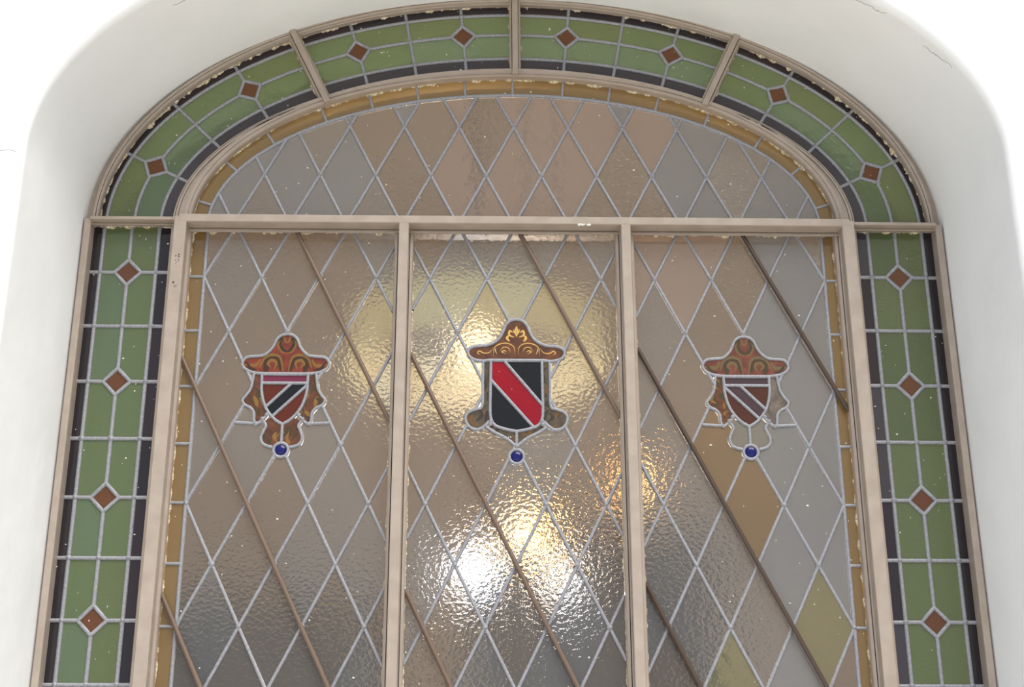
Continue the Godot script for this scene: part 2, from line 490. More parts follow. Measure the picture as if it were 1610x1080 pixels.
# =====================================================================================  the wall
const REVEAL := [[-0.30, 0.86, 0.55], [-0.045, 0.80, 0.500], [0.012, 0.7878, 0.4876], [0.10, 0.7985, 0.4845], [0.18, 0.8085, 0.4805], [0.276, 0.8195, 0.4755]]
const SILL := 1.70
const NOSE := 0.016
const FACE := 0.292

func opening(a: float, b: float) -> PackedVector2Array:
	var r := PackedVector2Array([Vector2(0, SILL), Vector2(a * 0.5, SILL), Vector2(a, SILL)])
	for k in range(1, 8): r.append(Vector2(a, lerpf(SILL, SPRING, k / 8.0)))
	r.append_array(arc(a, b, 96))
	for k in range(1, 8): r.append(Vector2(-a, lerpf(SPRING, SILL, k / 8.0)))
	r.append(Vector2(-a, SILL)); r.append(Vector2(-a * 0.5, SILL))
	return r

func stations() -> Array:
	var s := REVEAL.duplicate()
	for k in range(1, 9):
		var a := PI / 2 * k / 8
		s.append([0.276 + NOSE * sin(a), 0.8195 + NOSE * (1 - cos(a)), 0.4755 + NOSE * (1 - cos(a))])
	return s

func build_wall() -> void:
	var st := begin()
	var rows := []
	var s := stations()
	for q in s:
		var ring := []
		for v in opening(q[1], q[2]): ring.append(Vector3(v.x, v.y, q[0]))
		rows.append(ring)
	var n: int = rows[0].size()
	var nor := []
	for j in rows.size():
		var line := []
		for i in n:
			var along: Vector3 = rows[j][(i + 1) % n] - rows[j][(i + n - 1) % n]
			var out: Vector3 = rows[mini(j + 1, rows.size() - 1)][i] - rows[maxi(j - 1, 0)][i]
			line.append(Vector3(0, 0, 1) if j == rows.size() - 1 else out.cross(along).normalized())
		nor.append(line)
	for j in rows.size() - 1:
		for i in n:
			var k := (i + 1) % n
			quad(st, rows[j][i], rows[j][k], rows[j + 1][k], rows[j + 1][i], nor[j][i], nor[j][k], nor[j + 1][k], nor[j + 1][i])
	for side in 2:
		var q: Array = s[s.size() - 1] if side == 0 else s[0]
		var z: float = FACE if side == 0 else -0.30
		var ring := opening(q[1], q[2])
		for half in [1.0, -1.0]:
			var p := PackedVector2Array([Vector2(0, 0), Vector2(4.0 * half, 0), Vector2(4.0 * half, 5.2), Vector2(0, 5.2)])
			var inner := []
			for v in ring:
				if v.x * half > 1e-6: inner.append(v)
			inner.append(Vector2(0, SPRING + q[2])); inner.append(Vector2(0, SILL))
			inner.sort_custom(func(a, b): return key(a) < key(b))
			for v in inner: p.append(v)
			flat(st, p, z, 1.0 if side == 0 else -1.0)
	for e in [[Vector3(-4, 0, 0), Vector3(-4, 5.2, 0), Vector3(-1, 0, 0)], [Vector3(4, 0, 0), Vector3(4, 5.2, 0), Vector3(1, 0, 0)], [Vector3(-4, 5.2, 0), Vector3(4, 5.2, 0), Vector3(0, 1, 0)], [Vector3(-4, 0, 0), Vector3(4, 0, 0), Vector3(0, -1, 0)]]:
		var a := Vector3(0, 0, -0.30); var b := Vector3(0, 0, FACE)
		quad(st, e[0] + a, e[1] + a, e[1] + b, e[0] + b, e[2], e[2], e[2], e[2])
	var wall := struct("wall_front", st.commit(), M.plaster)
	# hair cracks in the plaster
	var nz := FastNoiseLite.new(); nz.frequency = 5.0
	for c in [[0.80, 0.88, 0.270, 0.262, 0.0009], [0.66, 0.78, 0.272, 0.266, 0.0006], [0.40, 0.52, 0.268, 0.262, 0.0006], [1.95, 2.42, 0.225, 0.240, 0.0009], [1.86, 1.80, 0.20, 0.03, 0.0005]]:
		var line := []
		for k in 25:
			var f := k / 24.0
			var t: float = lerpf(c[0], c[1], f)
			var z: float = lerpf(c[2], c[3], f) + 0.007 * nz.get_noise_2d(t * 6.0, c[0] * 7.0)
			t += 0.012 * nz.get_noise_2d(f * 3.0, c[1] * 11.0)
			var w := at_depth(z)
			line.append(Vector3(w.x * cos(t), SPRING + w.y * sin(t), z))
		put(wall, "plaster_crack", string_of(line, c[4]), M.crack)
	for c in [[Vector2(-0.98, 2.785), Vector2(-0.832, 2.775)], [Vector2(1.0, 3.16), Vector2(0.93, 3.05)]]:
		var line := []
		for k in 13:
			var v: Vector2 = c[0].lerp(c[1], k / 12.0)
			line.append(Vector3(v.x, v.y + 0.02 * nz.get_noise_2d(v.x * 3.0, v.y), FACE))
		put(wall, "plaster_crack", string_of(line, 0.0006), M.crack)
	# the ground on the onlooker's side
	struct("ground", box_y(-9, -0.2, FACE, 9, 0, 14), M.paving)

func key(v: Vector2) -> float:       # order round half of the opening, from crown to sill
	return absf(atan2(v.x, v.y - 2.3))

func at_depth(z: float) -> Vector2:
	var s := stations()
	for j in s.size() - 1:
		if z <= s[j + 1][0]:
			var f: float = (z - s[j][0]) / (s[j + 1][0] - s[j][0])
			return Vector2(lerpf(s[j][1], s[j + 1][1], f), lerpf(s[j][2], s[j + 1][2], f))
	return Vector2(s[-1][1], s[-1][2])

func string_of(line: Array, r: float) -> ArrayMesh:
	var st := begin()
	for i in line.size() - 1:
		var one := rod(line[i], line[i + 1], r * (0.6 + 0.4 * sin(PI * (i + 1.0) / line.size())), 6)
		st.append_from(one, 0, Transform3D.IDENTITY)
	return st.commit()

func box_y(x0: float, y0: float, z0: float, x1: float, y1: float, z1: float) -> ArrayMesh:
	return block(rect(x0, y0, x1, y1), z0, z1, 0.002)

# =====================================================================================  the hall behind the glass
func build_hall() -> void:
	struct("wall_back", box_y(-3.1, 0, -3.95, 3.1, 4.6, -3.8), M.hall_wall)
	struct("wall_left", box_y(-3.15, 0, -3.8, -3.0, 4.6, -0.3), M.hall_wall)
	struct("wall_right", box_y(3.0, 0, -3.8, 3.15, 4.6, -0.3), M.hall_wall)
	struct("ceiling", box_y(-3.1, 4.6, -3.95, 3.1, 4.75, -0.3), M.hall_ceiling)
	struct("floor", box_y(-3.1, -0.15, -3.95, 3.1, 0, -0.3), M.hall_floor)
	var door := thing("door_1", Vector3(0.40, 0, -3.8)); door.set_meta("kind", "structure")
	put(door, "door_leaf", box_y(-0.52, 0, 0, 0.52, 3.12, 0.045), M.dark_wood)
	for y in [[0.2, 1.0], [1.15, 2.1], [2.22, 2.98]]:
		for x in [-0.25, 0.25]:
			put(door, "door_panel", block(rect(x - 0.19, y[0], x + 0.19, y[1]), 0.04, 0.06, 0.012), M.dark_wood)
	put(door, "door_handle", lathe([Vector2(0, 0), Vector2(0.012, 0.002), Vector2(0.014, 0.04), Vector2(0.028, 0.06), Vector2(0.02, 0.085), Vector2(0, 0.09)]), M.brass, Vector3(-0.47, 1.05, 0.045)).rotation.x = PI / 2

	var robe := tag(thing("wardrobe", Vector3(-1.15, 0, -3.5)), "tall dark wardrobe dimly seen through the lower part of the left light", "wardrobe")
	put(robe, "carcass", box_y(-0.65, 0.08, -0.27, 0.65, 2.62, 0.25), M.dark_wood)
	put(robe, "cornice", box_y(-0.70, 2.62, -0.29, 0.70, 2.72, 0.30), M.dark_wood)
	put(robe, "plinth", box_y(-0.66, 0.0, -0.27, 0.66, 0.08, 0.26), M.dark_wood)
	for sd in [-1.0, 1.0]:
		put(robe, "wardrobe_door", block(ccw(rect(sd * 0.01, 0.12, sd * 0.63, 2.58)), 0.25, 0.275, 0.008), M.dark_wood)
		put(robe, "door_knob", ball(0.02), M.brass, Vector3(sd * 0.06, 1.25, 0.29))

	var drum := thing("drum_pendant_lamp", Vector3(-0.075, 2.828, -0.75))
	tag(drum, "wide pale yellow drum lamp glowing through the glass around the middle hat", "lamp")
	put(drum, "lamp_shade", lathe([Vector2(0.30, -0.058), Vector2(0.30, 0.058), Vector2(0.295, 0.058), Vector2(0.295, -0.058), Vector2(0.30, -0.058)], 48), lit("drum_glow", Color(1.0, 0.94, 0.70), 0.78))
	M.drum_glow.albedo_color = Color(0.20, 0.19, 0.15)
	put(drum, "cord", rod(Vector3(0, -0.02, 0), Vector3(0, 1.772, 0), 0.006), M.dark_wood)
	put(drum, "bulb", ball(0.055), lit("drum_bulb", Color(1.0, 0.90, 0.62), 0.7))
	lamp(drum, Color(1.0, 0.95, 0.88), 1.6, 0.035)
	globe("globe_pendant_lamp", Vector3(0.062, 2.515, -1.3), 0.036, Color(1.0, 0.80, 0.50), 32.0, 0.75, "small warm globe lamp shining brightest through the glass low in the middle light")
	globe("globe_pendant_lamp", Vector3(0.345, 2.66, -1.3), 0.028, Color(1.0, 0.76, 0.45), 10.0, 0.3, "dim orange globe lamp glowing behind the right centre mullion")
	globe("globe_pendant_lamp", Vector3(-0.08, 2.385, -1.15), 0.055, Color(0.93, 0.95, 1.0), 6.5, 0.8, "cool white globe lamp glittering lowest in the middle light, left of the warm one")
	globe("globe_pendant_lamp", Vector3(0.155, 2.44, -1.5), 0.04, Color(0.93, 0.95, 1.0), 7.0, 0.5, "smaller cool white globe lamp right below the warm one")

func ball(r: float) -> ArrayMesh:
	var p := []
	for k in 17:
		var a := -PI / 2 + PI * k / 16
		p.append(Vector2(maxf(0.0, r * cos(a)), r * sin(a)))
	return lathe(p, 24)

func lamp(o: Node3D, c: Color, e: float, size: float, at := Vector3.ZERO) -> void:
	var l := OmniLight3D.new(); l.name = "lamp_light"; l.light_color = c; l.light_energy = e; l.light_size = size
	l.omni_range = 12.0; l.omni_attenuation = 2.0; l.shadow_enabled = true; l.position = at
	o.add_child(l, true)

func globe(called: String, at: Vector3, r: float, c: Color, glow: float, power: float, label: String) -> void:
	var o := tag(thing(called, at), label, "lamp", "globe lamps behind the glass")
	put(o, "lamp_globe", ball(r), lit("globe_%d" % M.size(), c, glow))
	put(o, "lamp_cap", lathe([Vector2(0, r * 1.3), Vector2(r * 0.45, r * 1.25), Vector2(r * 0.5, r * 0.86), Vector2(0, r * 0.8)], 20), M.brass)
	put(o, "cord", rod(Vector3(0, r, 0), Vector3(0, 4.6 - at.y, 0), 0.004), M.dark_wood)
	lamp(o, c, power, r * 0.9)

# =====================================================================================  the timber frame
var W: Node3D
const BEAD := [Vector2(0, -0.006), Vector2(0, 0.0135), Vector2(0.0010, 0.0168), Vector2(0.0030, 0.0185), Vector2(0.0056, 0.0190), Vector2(0.0058, 0.0040), Vector2(0.0070, 0.0040), Vector2(0.0072, 0.0195), Vector2(0.0105, 0.021), Vector2(0.014, 0.021)]

func band(a1: float, b1: float, a0: float, b0: float) -> PackedVector2Array:
	var p := arc(a1, b1, 96)
	var q := arc(a0, b0, 96); q.reverse()
	p.append_array(q)
	return p

func frame_opening(poly: PackedVector2Array, squash: Vector2, top: float, rest: float) -> void:
	var st := begin()
	loft(st, poly, BEAD, false, false, squash, true)
	put(W, "glazing_bead", st.commit(), M.paint)
	put(W, "putty_line", putty(poly, func(inn): return top if inn.y < -0.5 else rest), M.putty)

func build_frame() -> void:
	W = thing("window_1"); W.set_meta("kind", "structure")
	for s in [-1.0, 1.0]:
		put(W, "jamb", block(ccw(rect(s * 0.7742, FOOT - 0.03, s * 0.7866, SPRING)), -0.03, 0.03), M.paint)
		put(W, "mullion", block(ccw(rect(s * 0.5978, FOOT - 0.03, s * 0.6205, SPRING + 0.0)), -0.03, 0.043), M.paint)
		put(W, "transom", block(ccw(rect(s * 0.615, 2.7755, s * 0.776, 2.7822)), -0.03, 0.034), M.paint)
	put(W, "mullion", block(rect(-0.2127, FOOT - 0.03, -0.1946, 2.772), -0.03, 0.043), M.paint)
	put(W, "mullion", block(rect(0.1920, FOOT - 0.03, 0.2097, 2.772), -0.03, 0.043), M.paint)
	put(W, "transom", block(rect(-0.6128, 2.7680, 0.6128, 2.7835), -0.03, 0.0436), M.paint)
	put(W, "bottom_rail", block(rect(-0.7866, FOOT - 0.03, 0.7866, FOOT - 0.006), -0.03, 0.0425), M.paint)
	put(W, "arch_head", block(band(0.7950, 0.4950, 0.7690, 0.4800), -0.03, 0.0125), M.paint)
	put(W, "arch_rib", block(band(0.6215, 0.3280, 0.5985, 0.3145), -0.03, 0.018), M.paint)
	put(W, "paint_scuff", blobs(scatter(Vector2(-0.607, 2.692), 0.005, 0.011, 16) + scatter(Vector2(-0.609, 2.645), 0.004, 0.008, 9), 0.0009, 0.0002, 0.0430, 0.6), M.scuff)
	put(W, "paint_chip", blobs(scatter(Vector2(0.127, 2.7675), 0.012, 0.0006, 10), 0.0024, 0.0008, 0.0428, 0.5), M.speck)
	for p in bars():
		var d: Vector2 = (p[1] - p[0]).normalized(); var n := Vector2(-d.y, d.x) * 0.0058
		var a: Vector2 = p[0] - d * 0.01; var b: Vector2 = p[1] + d * 0.004
		put(W, "glazing_bar", block(ccw(PackedVector2Array([a - n, b - n, b + n, a + n])), -0.03, 0.027), M.paint)

func scatter(at: Vector2, w: float, h: float, n: int) -> Array:
	var r := []
	for i in n: r.append(at + Vector2(rng.randf_range(-w, w), rng.randf_range(-h, h)))
	return r

# the three glazing bars of the arch: (foot, head)
func bars() -> Array:
	return [[Vector2(-0.3605, 3.040), Vector2(-0.4320, 3.190)], [Vector2(0.0005, 3.105), Vector2(-0.0005, 3.266)], [Vector2(0.3650, 3.041), Vector2(0.4330, 3.190)]]

func panel(label: String, group := "") -> Node3D:
	return tag(thing("leaded_panel"), label, "stained glass", group)

# =====================================================================================  the three tall lights
# the half outlines of the crests in millimetres from the lattice node they hang at
const HAT := [0, -5, 10, -7.5, 18, -15, 23.5, -28.5, 30.5, -38.5, 40, -46, 53, -48, 68, -49.5, 75, -55.5, 77, -63, 73, -71, 62, -77.5, 50, -80, 38, -81]
const SHIELD := [41, -82, 40.5, -93, 40, -112, 35.5, -133, 27, -151, 14, -166, 0, -175]
const MANTLE := [55, -80, 56.5, -92, 59.5, -109, 66, -121, 72.5, -130, 68.5, -139, 57.5, -145, 51, -154, 50, -167, 46, -175, 35, -167, 27, -157]
const LOBE := [35, -167, 28.5, -177, 31.5, -186, 36, -199, 32, -210.5, 22.5, -215.5, 14.5, -217]
const BIG_HAT := [0, 26, 11, 23, 19, 14.5, 23.5, 3, 30.5, -10.5, 41, -19.5, 54.5, -25, 70, -26, 81, -29.5, 86.5, -36.5, 84, -46, 76.5, -51.5, 62, -54.5, 48, -53]
const BIG_SHIELD := [45.5, -53.5, 46, -100, 46.5, -150, 43.5, -167, 37, -175.5, 28, -179.5, 14, -183.5, 0, -186]
const POST := [59.5, -54, 60, -95, 60.5, -138, 70.5, -145, 82.5, -149.5, 89.5, -158, 88, -170.5, 80.5, -180, 68, -183, 57, -177, 48.5, -168]
const SCROLL := [53.5, -178, 37.5, -188.5, 18, -199, 0, -214]

func mirrored(list: Array, at: Vector2) -> PackedVector2Array:       # a symmetric ring from its right half
	var a := Array(smooth(mm(list, at)))
	var b := Array(smooth(mm(list, at, true))); b.reverse()
	return ccw(PackedVector2Array(a + b))

func circle(c: Vector2, r: float, n := 28) -> PackedVector2Array:
	var p := PackedVector2Array()
	for i in n: p.append(c + Vector2.from_angle(TAU * i / n) * r)
	return p

# a side lobe of a crest: its outer edge closed over the middle line, minus what lies before it
func lobe(list: Array, at: Vector2, side: float, top: float, bottom: float, cuts: Array) -> Array:
	var p := smooth(mm(list, at, side < 0))
	p.append(at + Vector2(0, bottom) / 1000.0); p.append(at + Vector2(0, top) / 1000.0)
	var r := [ccw(p)]
	for c in cuts: r = less(r, c)
	return r

func strip(a: Vector2, b: Vector2, c: Vector2, d: Vector2) -> PackedVector2Array:     # between the lines ab and cd, run on past their ends
	var u := (b - a) * 0.6; var v := (d - c) * 0.6
	return ccw(PackedVector2Array([a - u, b + u, d + v, c - v]))

func crest(parent: Node3D, at: Vector2, style: int) -> Array:
	var c := Node3D.new(); c.name = "crest"; parent.add_child(c, true)
	var big := style == 1
	var hat := mirrored(BIG_HAT if big else HAT, at)
	var shield := mirrored(BIG_SHIELD if big else SHIELD, at)
	var at_ball := at + Vector2(0.0, -0.232 if big else -0.222)
	var gem := circle(at_ball, 0.0128)
	var g := 0.0026
	var hole := [hat] + less([shield], hat)
	var lead_w := 0.0056
	var leads := []
	# the hat
	var hm: Material = [M.hat_red, M.hat_gold, M.hat_dull][style]
	for q in inset(hat, g):
		var mid := at + Vector2(0, -0.026 if big else -0.049)
		put(c, "hat_glass", pane(q, mid), hm, Vector3(mid.x, mid.y, 0.0004)).set_meta("label", ["red hat painted with olive scrolls", "brown hat painted with gold scrolls", "faded red hat painted with olive scrolls"][style])
	leads.append([hat, true])
	# the shield
	var body := less([shield], hat)
	leads.append([shield, true])
	var l1: Array; var field: Array
	if big:
		l1 = mm([-21, -55, 44, -135, -44, -92, 28, -176], at); field = body
	else:
		l1 = mm([11, -100, -28, -140, 39, -103, -18, -160], at, style == 2)
		var chief_line := at.y - 0.0985
		field = less(body, rect(at.x - 0.1, chief_line, at.x + 0.1, chief_line + 0.1))
		for q in less(body, rect(at.x - 0.1, chief_line - 0.2, at.x + 0.1, chief_line)): glaze(c, "chief_glass", q, [M.pink if style == 0 else M.dull_plum], g)
		leads.append([PackedVector2Array([Vector2(at.x - 0.040, chief_line), Vector2(at.x + 0.040, chief_line)]), false])
	var bend := strip(l1[0], l1[1], l1[2], l1[3])
	for f in field:
		for q in both(f, bend): glaze(c, "bend_glass", q, [[M.black, M.ruby, M.dull_plum][style]], g, 0.003)
		for q in less([f], bend): glaze(c, "field_glass", q, [[M.brown_red, M.black, M.dull_brown][style]], g, 0.003)
		for e in [[l1[0], l1[1]], [l1[2], l1[3]]]:
			var u: Vector2 = (e[1] - e[0]) * 0.6
			for l in trim(PackedVector2Array([e[0] - u, e[1] + u]), f): leads.append([l, false])
	# the mantling
	if big:
		for s in [-1.0, 1.0]:
			for q in lobe(POST, at, s, -50, -168, [shield, hat]):
				glaze(c, "post_glass", q, [M.post_olive], g, 0.003); hole.append(q)
			leads.append([smooth(mm(POST, at, s < 0)), false])
			var posts := lobe(POST, at, s, -50, -168, [])
			for q in lobe(SCROLL, at, s, -150, -214, [shield, posts[0]]): glaze(c, "scroll_glass", q, [M.post_olive], g * 0.8, 0.003, 5e-6); hole.append(q)
			leads.append([smooth(mm(SCROLL, at, s < 0)), false])
		leads.append([PackedVector2Array([at + Vector2(0, -0.186), at + Vector2(0, -0.219)]), false])
	else:
		for s in [-1.0, 1.0]:
			for q in lobe(MANTLE, at, s, -75, -157, [shield, hat]):
				glaze(c, "mantle_glass", q, [M.mantle_red if style == 0 or s < 0 else M.mantle_dull], g, 0.003); hole.append(q)
			leads.append([smooth(mm(MANTLE, at, s < 0)), false])
			var man := lobe(MANTLE, at, s, -75, -157, [])
			for q in lobe(LOBE, at, s, -150, -217, [shield, man[0], gem]): glaze(c, "lobe_glass", q, [M.mantle_red if style == 0 else M.smoke], g, 0.003); hole.append(q)
			leads.append([smooth(mm(LOBE, at, s < 0)), false])
			leads.append([PackedVector2Array(mm([47, -174, 83, -172], at, s < 0)), false])
		leads.append([PackedVector2Array([at + Vector2(0, -0.175), at + Vector2(0, -0.210)]), false])
	# the blue ball
	for q in inset(gem, 0.0022):
		var p := begin()
		var k := PackedVector2Array()
		for v in q: k.append(v - at_ball)
		loft(p, k, [Vector2(0, -0.0015), Vector2(0, 0.0012), Vector2(-0.0022, 0.0034), Vector2(-0.0060, 0.0048), Vector2(-0.0096, 0.0052)], true, true)
		put(c, "ball_glass", p.commit(), M.cobalt, Vector3(at_ball.x, at_ball.y, 0)).set_meta("label", "small round blue jewel")
	leads.append([gem, true])
	var spots := mm([46, -173, 0, -214, 45, -168] if big else [35, -166, 28, -158, 46, -175], at) + mm([46, -173, 45, -168] if big else [35, -166, 28, -158, 46, -175], at, true)
	put(c, "solder_joints", blobs(spots, 0.0046, 0.0018, 0.0040), M.lead).set_meta("kind", "stuff")
	for l in leads: put(c, "lead_came", lead(l[0], lead_w, l[1], 0.0049), M.lead)
	# what the crest takes out of the lattice
	hole.append(gem)
	var out := []
	for h in hole:
		for q in Geometry2D.offset_polygon(h, 0.0009, Geometry2D.JOIN_MITER): out.append(ccw(q))
	return out

func lattice(parent: Node3D, region: PackedVector2Array, ax: float, y0: float, lx: float, ly: float, holes: Array, pick: Callable, bars_at: Array, rod_mat: Material) -> void:
	var field: PackedVector2Array = parent.get_meta("field")
	var lo := region[0]; var hi := region[0]
	for v in region:
		lo = lo.min(v); hi = hi.max(v)
	var i0 := int(floor((lo.x - ax) / (lx / 2))) - 1; var i1 := int(ceil((hi.x - ax) / (lx / 2))) + 1
	var j0 := int(floor((y0 - hi.y) / ly)) - 1; var j1 := int(ceil((y0 - lo.y) / ly)) + 1
	var nodes := []
	for j in range(j0, j1 + 1):
		for i in range(i0, i1 + 1):
			var p := Vector2(ax + i * lx / 2, y0 - j * ly)
			if (i + j) % 2 == 0:
				nodes.append(p + Vector2(rng.randf_range(-0.0006, 0.0006), rng.randf_range(-0.0006, 0.0006))); continue
			var cell := PackedVector2Array([p + Vector2(lx / 2, 0), p + Vector2(0, ly), p + Vector2(-lx / 2, 0), p + Vector2(0, -ly)])
			var bits := both(ccw(cell), field)
			for h in holes: bits = less(bits, h)
			for b in bits: glaze(parent, "glass_quarry", b, pick.call(p), 0.0026)
	var s := lx / 2 / ly
	for dirn in [1.0, -1.0]:
		for k in range(-24, 25):
			var x := ax + k * lx
			var top := y0 - 2.0 * j0 * ly + 1.0
			var a := Vector2(x - dirn * (top - y0) * s, top); var b := Vector2(x + dirn * (y0 - lo.y + 0.2) * s, lo.y - 0.2)
			for l in trim(PackedVector2Array([a, b]), region, holes):
				put(parent, "lead_came", lead(l, 0.0058, false, 0.0043 if dirn > 0 else 0.0046), M.lead)
	joints(parent, nodes, region, holes)
	for k in bars_at:
		var x: float = ax + k * lx
		var a := Vector2(x - (3.4 - y0) * s, 3.4); var b := Vector2(x + (y0 - lo.y + 0.2) * s, lo.y - 0.2)
		for l in trim(PackedVector2Array([a, b]), parent.get_meta("opening")):
			put(parent, "support_rod", rod(Vector3(l[0].x, l[0].y, 0.0095), Vector3(l[l.size() - 1].x, l[l.size() - 1].y, 0.0095), 0.0040), rod_mat).set_meta("label", "brown painted rod" if rod_mat == M.rod_brown else "dark metal rod")

func build_lights() -> void:
	var tan := [M.clear_tan, M.clear_grey, M.clear_tan]
	for k in 3:
		var x0: float = [-0.5925, -0.1868, 0.2180][k]; var x1: float = [-0.2212, 0.1832, 0.5880][k]
		var open := rect(x0, FOOT, x1, 2.7668)
		var p := panel(["left leaded light, grey diamond quarries, red hatted crest, amber strip along its left edge",
			"middle leaded light, tan diamond quarries around a black shield with a red bend",
			"right leaded light, bluish diamond quarries, faded crest, amber strip along its right edge"][k])
		p.set_meta("opening", open)
		frame_opening(open, Vector2(1, 0.12), 0.0055, 0.0026)
		var main := open
		var ax: float = [-0.5664, LAT_X / 2, 0.2546][k]
		if k != 1:
			var s := -1.0 if k == 0 else 1.0
			var xl := -0.5664 if k == 0 else 0.5676
			var edge: float = x0 if k == 0 else x1
			main = ccw(rect(xl, FOOT, x1 if k == 0 else x0, 2.7668))
			put(p, "lead_came", lead(PackedVector2Array([Vector2(xl, FOOT), Vector2(xl, 2.7668)]), 0.0066), M.lead)
			var ys := [2.7668]
			for j in 9: ys.append(2.6763 - j * LAT_Y)
			ys.append(FOOT)
			for j in ys.size() - 1:
				glaze(p, "amber_glass", ccw(rect(xl, ys[j + 1] - (0.005 if j == ys.size() - 2 else 0.0), edge + s * 0.006, ys[j] + (0.005 if j == 0 else 0.0))), [M.amber], 0.0022, 0.006)
				if j > 0: put(p, "lead_came", lead(PackedVector2Array([Vector2(xl, ys[j]), Vector2(edge, ys[j])]), 0.0055), M.lead)
		var at := Vector2([-0.4090, 0.0015, 0.4118][k], 2.5705)
		var hole := crest(p, at, [0, 1, 2][k])
		var pick := func(c: Vector2) -> Array:
			if k == 2:
				if c.distance_to(Vector2(0.359, 2.359)) < 0.03 or c.distance_to(Vector2(0.411, 2.253)) < 0.03: return [M.clear_orange]
				if c.distance_to(Vector2(0.515, 2.042)) < 0.03 or c.distance_to(Vector2(0.359, 1.936)) < 0.03: return [M.clear_yellow]
				if c.y > 2.6 and c.x < 0.36: return [M.clear_peach]
				return [M.clear_blue, M.clear_blue, M.clear_grey, M.clear_tan] if c.x > 0.4 else [M.clear_grey, M.clear_tan]
			return tan
		p.set_meta("field", rebate(main) if k == 1 else (rect(-0.5664, FOOT - 0.005, x1 + 0.006, 2.772) if k == 0 else rect(x0 - 0.006, FOOT - 0.005, 0.5676, 2.772)))
		lattice(p, main, ax, 2.6763, LAT_X, LAT_Y, hole, pick, [2, -1, -3] if k != 1 else [0, -3, -5], M.rod_dark if k == 2 else M.rod_brown)
		specks(p, open, 70)

# =====================================================================================  the lunette under the arch
func build_lunette() -> void:
	var open := arc(0.5955, 0.3150, 96)
	open.append_array(PackedVector2Array([Vector2(-0.5940, 2.7720), Vector2(0.5940, 2.7720)]))
	open = ccw(open)
	var p := panel("half-oval leaded lunette of rosy diamond quarries framed by an arch of amber glass")
	p.set_meta("opening", open)
	frame_opening(open, Vector2.ONE, 0.0045, 0.0022)
	var main := arc(0.5680, 0.2810, 96)
	main.append_array(PackedVector2Array([Vector2(-0.5680, 2.7720), Vector2(0.5680, 2.7720)]))
	main = ccw(main)
	var deep := arc(0.6010, 0.3205, 96)
	deep.append_array(PackedVector2Array([Vector2(-0.6010, 2.7720), Vector2(0.6010, 2.7720)]))
	var ring := less([ccw(deep)], main)
	var edge := arc(0.5680, 0.2810, 96)
	edge.insert(0, Vector2(0.5680, 2.7720)); edge.append(Vector2(-0.5680, 2.7720))
	put(p, "lead_came", lead(edge, 0.0066), M.lead)
	# the amber ring, cut by fifteen short leads
	var cuts := []
	for x in [0.577, 0.532, 0.462, 0.3670, 0.2723, 0.1812, 0.0916, -0.0046, -0.0962, -0.1866, -0.2751, -0.3633, -0.4621, -0.5327, -0.578]: cuts.append(acos(x / 0.585))
	var stops := [-0.25] + cuts + [PI + 0.25]
	for i in stops.size() - 1:
		var cell := PackedVector2Array()
		for k in 9:
			var t := lerpf(stops[i], stops[i + 1], k / 8.0); cell.append(spoke(t, 0.075))
		for k in 9:
			var t := lerpf(stops[i + 1], stops[i], k / 8.0); cell.append(spoke(t, -0.03))
		for r in ring:
			for q in both(ccw(cell), r): glaze(p, "amber_glass", q, [M.amber], 0.0022, 0.006)
		if i > 0:
			for r in ring:
				for l in trim(PackedVector2Array([spoke(stops[i], 0.06), spoke(stops[i], -0.06)]), r): put(p, "lead_came", lead(l, 0.0055), M.lead)
	var pick := func(c: Vector2) -> Array:
		return [M.clear_peach, M.clear_peach, M.clear_tan] if Vector2(c.x / 0.28, (c.y - 2.9) / 0.2).length() < 1.1 else [M.clear_grey, M.clear_blue]
	p.set_meta("field", main)
	lattice(p, main, -0.0025, 2.9905, 0.1037, 0.1035, [], pick, [], M.rod_brown)
	specks(p, open, 60)

func spoke(t: float, out: float) -> Vector2:
	var v := Vector2(0.585 * cos(t), 0.297 * sin(t))
	var n := Vector2(v.x / (0.585 * 0.585), v.y / (0.297 * 0.297)).normalized()
	return Vector2(0, SPRING) + v + n * out

# =====================================================================================  the green borders
func diamond(c: Vector2, u: Vector2, v: Vector2) -> PackedVector2Array:
	return ccw(PackedVector2Array([c + u, c + v, c - u, c - v]))

